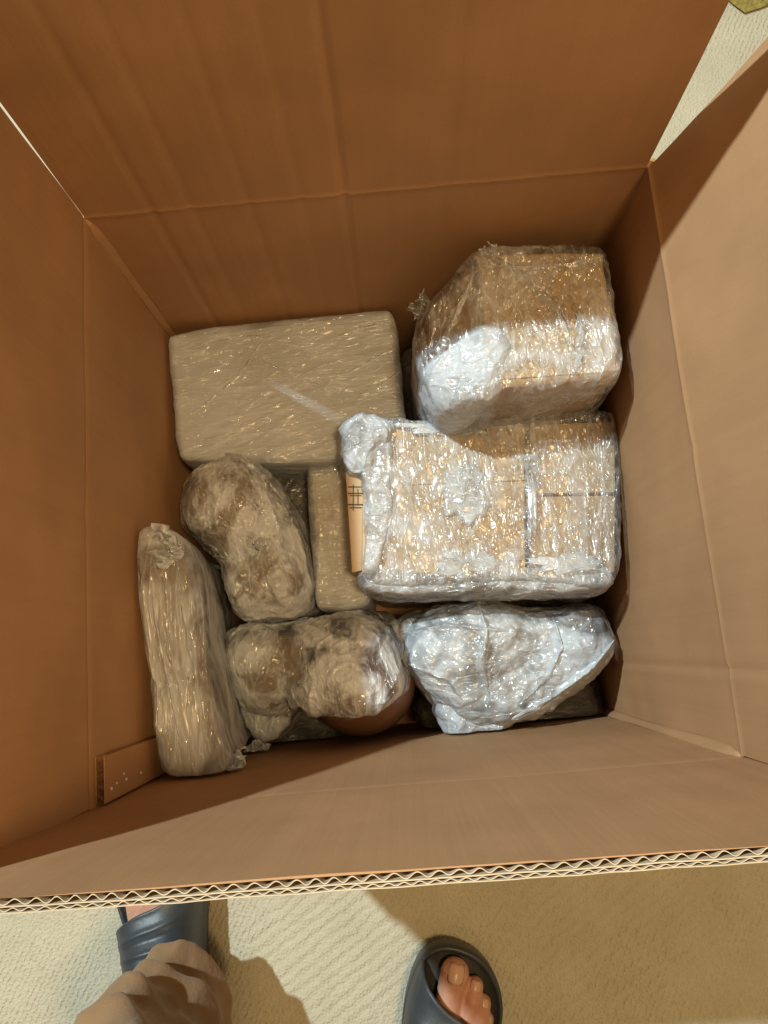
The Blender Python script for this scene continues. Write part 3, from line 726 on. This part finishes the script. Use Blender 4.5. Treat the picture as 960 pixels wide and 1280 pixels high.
# bundle with two bulges, near wall, a brown pot showing through
zt = 0.235
o8 = pl([(272, 800), (282, 786), (330, 780), (400, 772), (450, 764), (486, 770), (500, 800), (498, 830), (508, 850), (500, 868), (474, 886), (440, 893), (410, 890), (386, 894), (370, 880), (352, 900), (332, 926), (306, 934), (290, 905), (280, 850)], zt)
t = empty('film_wrapped_bundle', centre(o8, BZ), 'two bulging wrapped pieces in one film, a reddish brown pot showing at the near wall', 'package')
potc = Vector((at(450, 880, 0.2).x, -0.030, 0))
prof = [(0.001, -0.0352), (0.040, -0.0352), (0.045, 0.02), (0.047, 0.07), (0.048, 0.11), (0.044, 0.14), (0.036, 0.165), (0.024, 0.182), (0.010, 0.189), (0.0005, 0.190)]
H8a = domes(zt - 0.055, [(at(315, 830, zt), 0.038, 0.050, 0.3, zt + 0.002), (at(430, 850, zt), 0.060, 0.066, 0.1, zt + 0.026), (at(460, 872, zt), 0.048, 0.045, 0, zt + 0.010), (at(378, 815, zt), 0.062, 0.034, 0, zt + 0.000)])
def H8(x, y):
    r = math.hypot((x - potc.x) / 1.12, (y - potc.y) / 1.06); h = H8a(x, y)
    for (r1, z1), (r0, z0) in zip(prof[4:-1], prof[5:]):
        if r0 <= r <= r1: h = max(h, z0 + (z1 - z0) * (r - r0) / (r1 - r0) + 0.046 + 0.004)
    return h
bm = bmesh.new()
rows = [[bm.verts.new((potc.x + 1.12 * r * math.cos(a * math.pi / 24), potc.y + 1.06 * r * math.sin(a * math.pi / 24), z + 0.046)) for a in range(48)] for r, z in prof]
grid_faces(bm, rows, True); bmesh.ops.recalc_face_normals(bm, faces=bm.faces); 
pot = link('pot', bm, M_POT, t)
lum = pl([(280, 800), (330, 790), (375, 800), (372, 860), (335, 915), (306, 922), (292, 890)], zt - 0.01)
shell('wrapped_goods', t, M_BEIGE, lum, BZ, lambda x, y: H8(x, y) - 0.006, 0.02, 0.001, 0, 0.001, 0.2, 'loose', 60, 100, 28, 14)
shell('stretch_film', t, F_LOOSE, o8, BZ + 0.002, H8, 0.008, 0.003, 0.001, 0.0018, 1.1, 'loose', 61, 300, 100, 24)
tuft('film_tail', t, F_LOOSE, at(318, 925, zt - 0.05), (0.3, -1, -0.2), 0.014, 0.024, 15.0)

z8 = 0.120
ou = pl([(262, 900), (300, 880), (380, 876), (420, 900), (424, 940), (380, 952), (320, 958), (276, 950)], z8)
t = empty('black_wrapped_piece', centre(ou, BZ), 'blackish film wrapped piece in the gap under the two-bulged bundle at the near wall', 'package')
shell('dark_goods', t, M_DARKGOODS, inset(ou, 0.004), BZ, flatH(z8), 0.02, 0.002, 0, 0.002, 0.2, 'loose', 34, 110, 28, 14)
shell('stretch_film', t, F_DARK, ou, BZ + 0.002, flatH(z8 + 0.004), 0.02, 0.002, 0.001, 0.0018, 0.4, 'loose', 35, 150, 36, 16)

# narrow tan package between the lump and the wide carton
zt = 0.215
o9 = pl([(384, 590), (400, 580), (436, 578), (452, 590), (456, 660), (460, 735), (452, 756), (410, 760), (396, 750), (390, 690)], zt)
t = empty('film_wrapped_package', centre(o9, BZ), 'narrow tan package in yellowish film left of the wide printed carton', 'package')
prism('inner_box', t, M_TAN, inset(pl([(386, 588), (450, 582), (456, 748), (398, 752)], zt), 0.004), BZ, zt - 0.003, 0.005)
shell('stretch_film', t, F_STRETCH, o9, BZ + 0.002, flatH(zt), 0.010, 0.001, 0.001, 0.0012, 1.6, 'taut', 71, 200, 50, 20)

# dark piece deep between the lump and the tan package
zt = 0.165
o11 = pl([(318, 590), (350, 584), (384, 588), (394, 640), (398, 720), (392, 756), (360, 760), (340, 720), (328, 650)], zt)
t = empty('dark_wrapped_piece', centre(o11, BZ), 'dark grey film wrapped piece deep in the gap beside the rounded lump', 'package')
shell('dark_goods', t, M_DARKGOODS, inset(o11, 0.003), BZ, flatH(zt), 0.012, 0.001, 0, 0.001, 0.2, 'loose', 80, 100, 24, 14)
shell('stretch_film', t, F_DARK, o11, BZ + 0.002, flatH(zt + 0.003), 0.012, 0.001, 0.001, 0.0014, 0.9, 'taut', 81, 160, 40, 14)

# small grey piece deep between the two far packages
zt = 0.150
o12 = pl([(504, 440), (540, 436), (566, 470), (566, 530), (540, 545), (512, 540), (502, 500)], zt)
t = empty('grey_wrapped_piece', centre(o12, BZ), 'greyish wrapped piece low between the whitish package and the far right carton', 'package')
shell('grey_goods', t, M_BEIGE, inset(o12, 0.003), BZ, flatH(zt), 0.010, 0.001, 0, 0.001, 0.2, 'loose', 90, 80, 20, 12)
shell('stretch_film', t, F_STRETCH, o12, BZ + 0.002, flatH(zt + 0.003), 0.010, 0.001, 0.001, 0.0012, 0.9, 'taut', 91, 120, 30, 12)

# ------------------------------------------------------------------ the person's legs and sandals
class Foot:
    """frame of one foot: l runs heel to toe, w to the person's right, h up"""
    def __init__(s, tip, yaw, side):
        s.d = Vector((math.sin(yaw), math.cos(yaw), 0)); s.r = Vector((math.cos(yaw), -math.sin(yaw), 0)); s.side = side
        s.o = Vector((tip.x, tip.y, 0)) - s.d * 0.285
    def p(s, l, w, h): return s.o + s.d * l + s.r * (w * s.side) + Vector((0, 0, h))     # w > 0 towards the little toe
tipR = at(582, 1183, 0.03)
FR = Foot(tipR, math.radians(19), 1)
FLt = Foot(at(193, 1012, 0.03), math.radians(-5), -1)
OUT = [(0.0, 0.0), (0.004, 0.018), (0.02, 0.032), (0.06, 0.036), (0.11, 0.037), (0.16, 0.046), (0.20, 0.054), (0.235, 0.053), (0.262, 0.040), (0.279, 0.020), (0.285, -0.006),
       (0.281, -0.028), (0.265, -0.044), (0.235, -0.051), (0.20, -0.050), (0.15, -0.041), (0.10, -0.035), (0.06, -0.036), (0.02, -0.032), (0.004, -0.018)]
PERSON = empty('person', (-0.11, -0.45, 0), 'person in khaki trousers and dark rubber slide sandals standing in front of the box', 'person')
def sandal(F, f0, f1):
    oo = resample([Vector((l, w, 0)) for l, w in OUT], 120); c = Vector((0.15, 0, 0))
    bm = bmesh.new(); rows = []
    prof = [(0.90, 0.001), (0.97, 0.0025), (0.985, 0.010), (1.0, 0.026), (0.995, 0.033), (0.965, 0.0355), (0.93, 0.033), (0.90, 0.027), (0.6, 0.0245), (0.3, 0.024), (0.02, 0.024)]
    for s, h in prof:
        r = []
        for q in oo:
            k = 1 - (1 - s) * (0.10 / max(0.03, (q - c).length)) if s > 0.85 else s
            g = c + (q - c) * k; r.append(bm.verts.new(F.p(g.x, g.y, h + 0.006 * max(0, (g.x - 0.24) / 0.045) ** 2)))
        rows.append(r)
    grid_faces(bm, rows, True); bm.faces.new(rows[0]); bm.faces.new(rows[-1])
    bmesh.ops.recalc_face_normals(bm, faces=bm.faces)
    sole = link('sandal', bm, M_RUBBER, PERSON)
    bm = bmesh.new(); rows = []
    for s, dz in ((0.925, 0.0), (0.90, 0.0022), (0.6, 0.0024), (0.3, 0.0022), (0.02, 0.0022)):
        r = []
        for q in oo:
            k = 1 - (1 - s) * (0.10 / max(0.03, (q - c).length)) if s > 0.85 else s
            g = c + (q - c) * k; r.append(bm.verts.new(F.p(g.x, g.y, 0.0265 + dz * 1.0 + 0.006 * max(0, (g.x - 0.24) / 0.045) ** 2 + 0.0005 * math.sin(g.x * 900) * math.sin(g.y * 900))))
        rows.append(r)
    grid_faces(bm, rows, True); bm.faces.new(rows[-1]); bmesh.ops.recalc_face_normals(bm, faces=bm.faces)
    link('footbed', bm, M_FOOTBED, sole)
    # broad strap, longer forward on the big-toe side
    bm = bmesh.new(); rows = []; na, nb = 44, 26
    def half(l, sgn):
        best = 0.05
        pts = [q for q in oo if (q.y > 0) == (sgn > 0)]
        return abs(min(pts, key=lambda q: abs(q.x - l)).y)
    for j in range(nb + 1):
        b = j / nb; r = []
        for i in range(na + 1):
            a = math.pi * (1 - i / na)                    # from big-toe side (w < 0) over to the outer side
            t = i / na
            front = f0 + (f1 - f0) * t + 0.004 * math.sin(math.pi * t); rear = 0.118 + 0.018 * math.sin(math.pi * t)
            l = front + (rear - front) * b
            sgn = -1 if t < 0.5 else 1
            hw = half(min(l, 0.262), sgn) * 0.985
            top = 0.056 + 0.036 * sstep(0.24, 0.10, l)
            w = hw * math.copysign(abs(math.cos(a)) ** 0.75, math.cos(a)); h = 0.020 + top * math.sin(a) ** 0.72
            rib = 0.0022 * (math.exp(-((b - 0.30) / 0.035) ** 2) + math.exp(-((b - 0.62) / 0.035) ** 2)) - 0.0016 * math.exp(-((b - 0.46) / 0.05) ** 2)
            rim = 0.0015 * math.exp(-(b / 0.05) ** 2)
            r.append(bm.verts.new(F.p(l, w, h + (rib + rim) * math.sin(a))))
        rows.append(r)
    grid_faces(bm, rows); bmesh.ops.recalc_face_normals(bm, faces=bm.faces)
    st = link('strap', bm, M_RUBBER, sole)
    md = st.modifiers.new('thick', 'SOLIDIFY'); md.thickness = 0.0042; md.offset = -1
    md = st.modifiers.new('sub', 'SUBSURF'); md.levels = 1; md.render_levels = 1
    return sole
sR = sandal(FR, 0.268, 0.186); sL = sandal(FLt, 0.220, 0.160)
def buckle(F, sole):
    for l, w, h, L, W in ((0.190, -0.043, 0.058, 0.0035, 0.010), (0.178, -0.042, 0.060, 0.0022, 0.008)):
        bm = bmesh.new()
        bmesh.ops.create_cube(bm, size=1, matrix=Matrix.Translation(F.p(l, w, h)) @ Matrix.Rotation(math.radians(-15), 4, 'Z') @ Matrix.Rotation(math.radians(-40), 4, 'Y') @ Matrix.Diagonal((W, L, 0.003, 1)))
        bmesh.ops.bevel(bm, geom=bm.edges[:], offset=0.0008, segments=2, affect='EDGES')
        link('strap_bar', bm, M_BUCKLE, sole)
buckle(FR, sR)

# body: one continuous surface, feet with five toes, legs up to the hips
def chain(bm, pts, step=0.35):
    """overlapping balls along a path of (point, radius); the voxel remesh fuses them"""
    for (p, r), (q, s) in zip(pts[:-1], pts[1:]):
        n = max(1, int((q - p).length / (step * min(r, s))))
        for k in range(n + 1):
            t = k / n
            bmesh.ops.create_icosphere(bm, subdivisions=2, radius=r + (s - r) * t, matrix=Matrix.Translation(p.lerp(q, t)))
bm = bmesh.new()
NAILS = []
def foot_body(F0, hip, knee, ankle, squeeze=1.0, shift=0.0):
    z = 0.029
    class F: p = staticmethod(lambda l, w, h: F0.p(l, w * squeeze + shift, h))
    toes = [(-0.0075, 0.276, 0.0160), (0.0165, 0.262, 0.0104), (0.0290, 0.247, 0.0096), (0.0355, 0.232, 0.0092), (0.0375, 0.216, 0.0086)]
    for k, (w, l, r) in enumerate(toes):
        b = F.p(l - (0.060 if k == 0 else 0.052), w * 0.92, z + 0.016 - 0.001 * k); m = F.p(l - (0.028 if k == 0 else 0.022), w, z + (0.013 if k == 0 else 0.0165)); e = F.p(l - r * 0.9, w * 1.0, z + r * 0.92)
        chain(bm, [(b, 0.0150 if k == 0 else 0.0100), (m, r * 0.94), (e, r)], 0.3)
        NAILS.append((F0, l - r * 0.75, w, z + r * 1.93 + (0.0006 if k else 0.0004), r))
    ball = [F.p(0.190, -0.024, z + 0.019), F.p(0.182, 0.000, z + 0.019), F.p(0.168, 0.030, z + 0.015)]
    chain(bm, [(ball[0], 0.019), (ball[1], 0.019), (ball[2], 0.015)])
    inst = F.p(0.115, -0.006, z + 0.040)
    for b_, r in zip(ball, (0.019, 0.019, 0.015)): chain(bm, [(b_, r), (inst, 0.030)])
    heel = F.p(0.038, 0, z + 0.027); ank = ankle
    chain(bm, [(ball[2], 0.015), (heel, 0.026)]); chain(bm, [(heel, 0.027), (ank, 0.033)]); chain(bm, [(inst, 0.030), (ank, 0.034)])
    calf = ank.lerp(knee, 0.62) + Vector((0, -0.012, 0))
    chain(bm, [(ank, 0.034), (calf, 0.048), (knee, 0.052), (knee.lerp(hip, 0.6), 0.068), (hip, 0.076)], 0.5)
ankL = FLt.p(0.075, 0, 0.105); ankR = FR.p(0.062, 0, 0.105)
kneeL = Vector((-0.16, -0.325, 0.50)); kneeR = ankR + Vector((0.06, 0.02, 0.40))
hipL = Vector((-0.23, -0.80, 0.86)); hipR = Vector((-0.04, -0.80, 0.86))
foot_body(FLt, hipL, kneeL, ankL, 0.82, -0.001); foot_body(FR, hipR, kneeR, ankR)
chain(bm, [(hipL, 0.080), (hipR, 0.080)], 0.5)
body = link('body', bm, M_SKIN, PERSON)
md = body.modifiers.new('fuse', 'REMESH'); md.mode = 'VOXEL'; md.voxel_size = 0.0022; md.use_smooth_shade = True
md = body.modifiers.new('smooth', 'SMOOTH'); md.factor = 0.5; md.iterations = 3
for F, l, w, h, r in NAILS:
    if F is FLt: continue
    bm = bmesh.new(); rows = []
    for j in range(7):
        rows.append([])
        for i in range(7):
            a = (i / 6 - 0.5) * 1.7; b = j / 6
            rows[-1].append(bm.verts.new(F.p(l - r * 0.55 + r * 1.15 * b, w + r * 0.70 * math.sin(a) * (1 - 0.25 * (2 * b - 1) ** 4), h - r * 0.70 * (1 - math.cos(a)) - r * 0.34 * b * b)))
    grid_faces(bm, rows); bmesh.ops.recalc_face_normals(bm, faces=bm.faces)
    o = link('toenail', bm, M_NAIL, body); md = o.modifiers.new('t', 'SOLIDIFY'); md.thickness = 0.0012; md.offset = 0

def trouser_leg(bm, path, seed, na=120, nl=200):
    """path: (point, radius); cloth tube with soft broad folds that bunch above the instep"""
    L = [0.0]
    for (a, _), (b, _) in zip(path[:-1], path[1:]): L.append(L[-1] + (b - a).length)
    rows = []
    for j in range(nl + 1):
        s = L[-1] * (j / nl) ** 1.5
        k = max(i for i in range(len(path) - 1) if L[i] <= s + 1e-9); t = (s - L[k]) / (L[k + 1] - L[k]); t2 = t * t * (3 - 2 * t)
        c = path[k][0].lerp(path[k + 1][0], t); r = path[k][1] + (path[k + 1][1] - path[k][1]) * t2
        row = []
        for i in range(na):
            a = 2 * math.pi * i / na; dirv = Vector((math.cos(a), math.sin(a), 0))
            near_cuff = math.exp(-s / 0.17); hem = sstep(0.0, 0.03, s)
            # slanting folds: sharp crests, hollow troughs
            ph_ = s * 125 + 1.6 * math.sin(a + seed) + 2.4 * noise.noise(V((math.cos(a) * 0.9, math.sin(a) * 0.9, s * 6 + seed)))
            g = (1.1 - math.sqrt(math.sin(ph_ * 0.5) ** 2 + 0.02)) ** 1.3 * (0.35 + 0.9 * max(0, noise.noise(V((math.cos(a) * 1.1 + seed, math.sin(a) * 1.1, s * 9))) + 0.35))
            f2 = 0.22 * noise.noise(V((math.cos(a) * 1.0, math.sin(a) * 1.0, s * 7 + seed))) + 0.10 * noise.noise(V((math.cos(a) * 2.6, math.sin(a) * 2.6, s * 26 + seed))) + 0.07 * ridged(V((math.cos(a) * 2.2 + s * 9, math.sin(a) * 2.2, s * 30 + seed)))
            rr = r * 0.90 * (1 + 0.44 * g * hem * (0.25 + 0.75 * near_cuff) + f2)
            dip = -0.016 * max(0, math.sin(a)) * math.exp(-s / 0.03)
            dv = dirv * rr; dv.y *= 1 + (0.20 + 0.30 * max(0, math.sin(a)) ** 3) * near_cuff; dv.x *= 1 - 0.58 * max(0, math.sin(a)) * math.exp(-s / 0.09)
            row.append(bm.verts.new(c + dv + Vector((0, 0, dip - 0.012 * g * hem * near_cuff))))
        rows.append(row)
    inner = [[bm.verts.new(v.co + ((sum((w.co for w in rows[0]), Vector()) / na) - v.co) * 0.10 + Vector((0, 0, 0.0015 + 0.02 * k))) for v in rows[0]] for k in range(2)]
    grid_faces(bm, inner[::-1] + rows, True)
    bm.faces.new(rows[-1])
bm = bmesh.new()
cufL = Vector((-0.258, -0.334, 0.086))
trouser_leg(bm, [(cufL, 0.043), (cufL + V((0.004, 0.000, 0.06)), 0.050), (Vector((-0.258, -0.335, 0.28)), 0.066), (kneeL, 0.070), (hipL, 0.105), (hipL + V((0.06, -0.02, 0.12)), 0.13)], 1.3)
cufR = ankR + V((0, -0.012, 0.0))
trouser_leg(bm, [(cufR, 0.056), (cufR + V((0.01, 0.0, 0.07)), 0.064), (cufR + V((0.03, 0.008, 0.20)), 0.072), (kneeR, 0.078), (hipR, 0.105), (hipR + V((-0.06, -0.02, 0.12)), 0.13)], 5.1)
for _ in range(3): bmesh.ops.smooth_vert(bm, verts=bm.verts, factor=0.5, use_axis_x=True, use_axis_y=True, use_axis_z=True)
bmesh.ops.recalc_face_normals(bm, faces=bm.faces)
link('trousers', bm, M_CLOTH, PERSON)
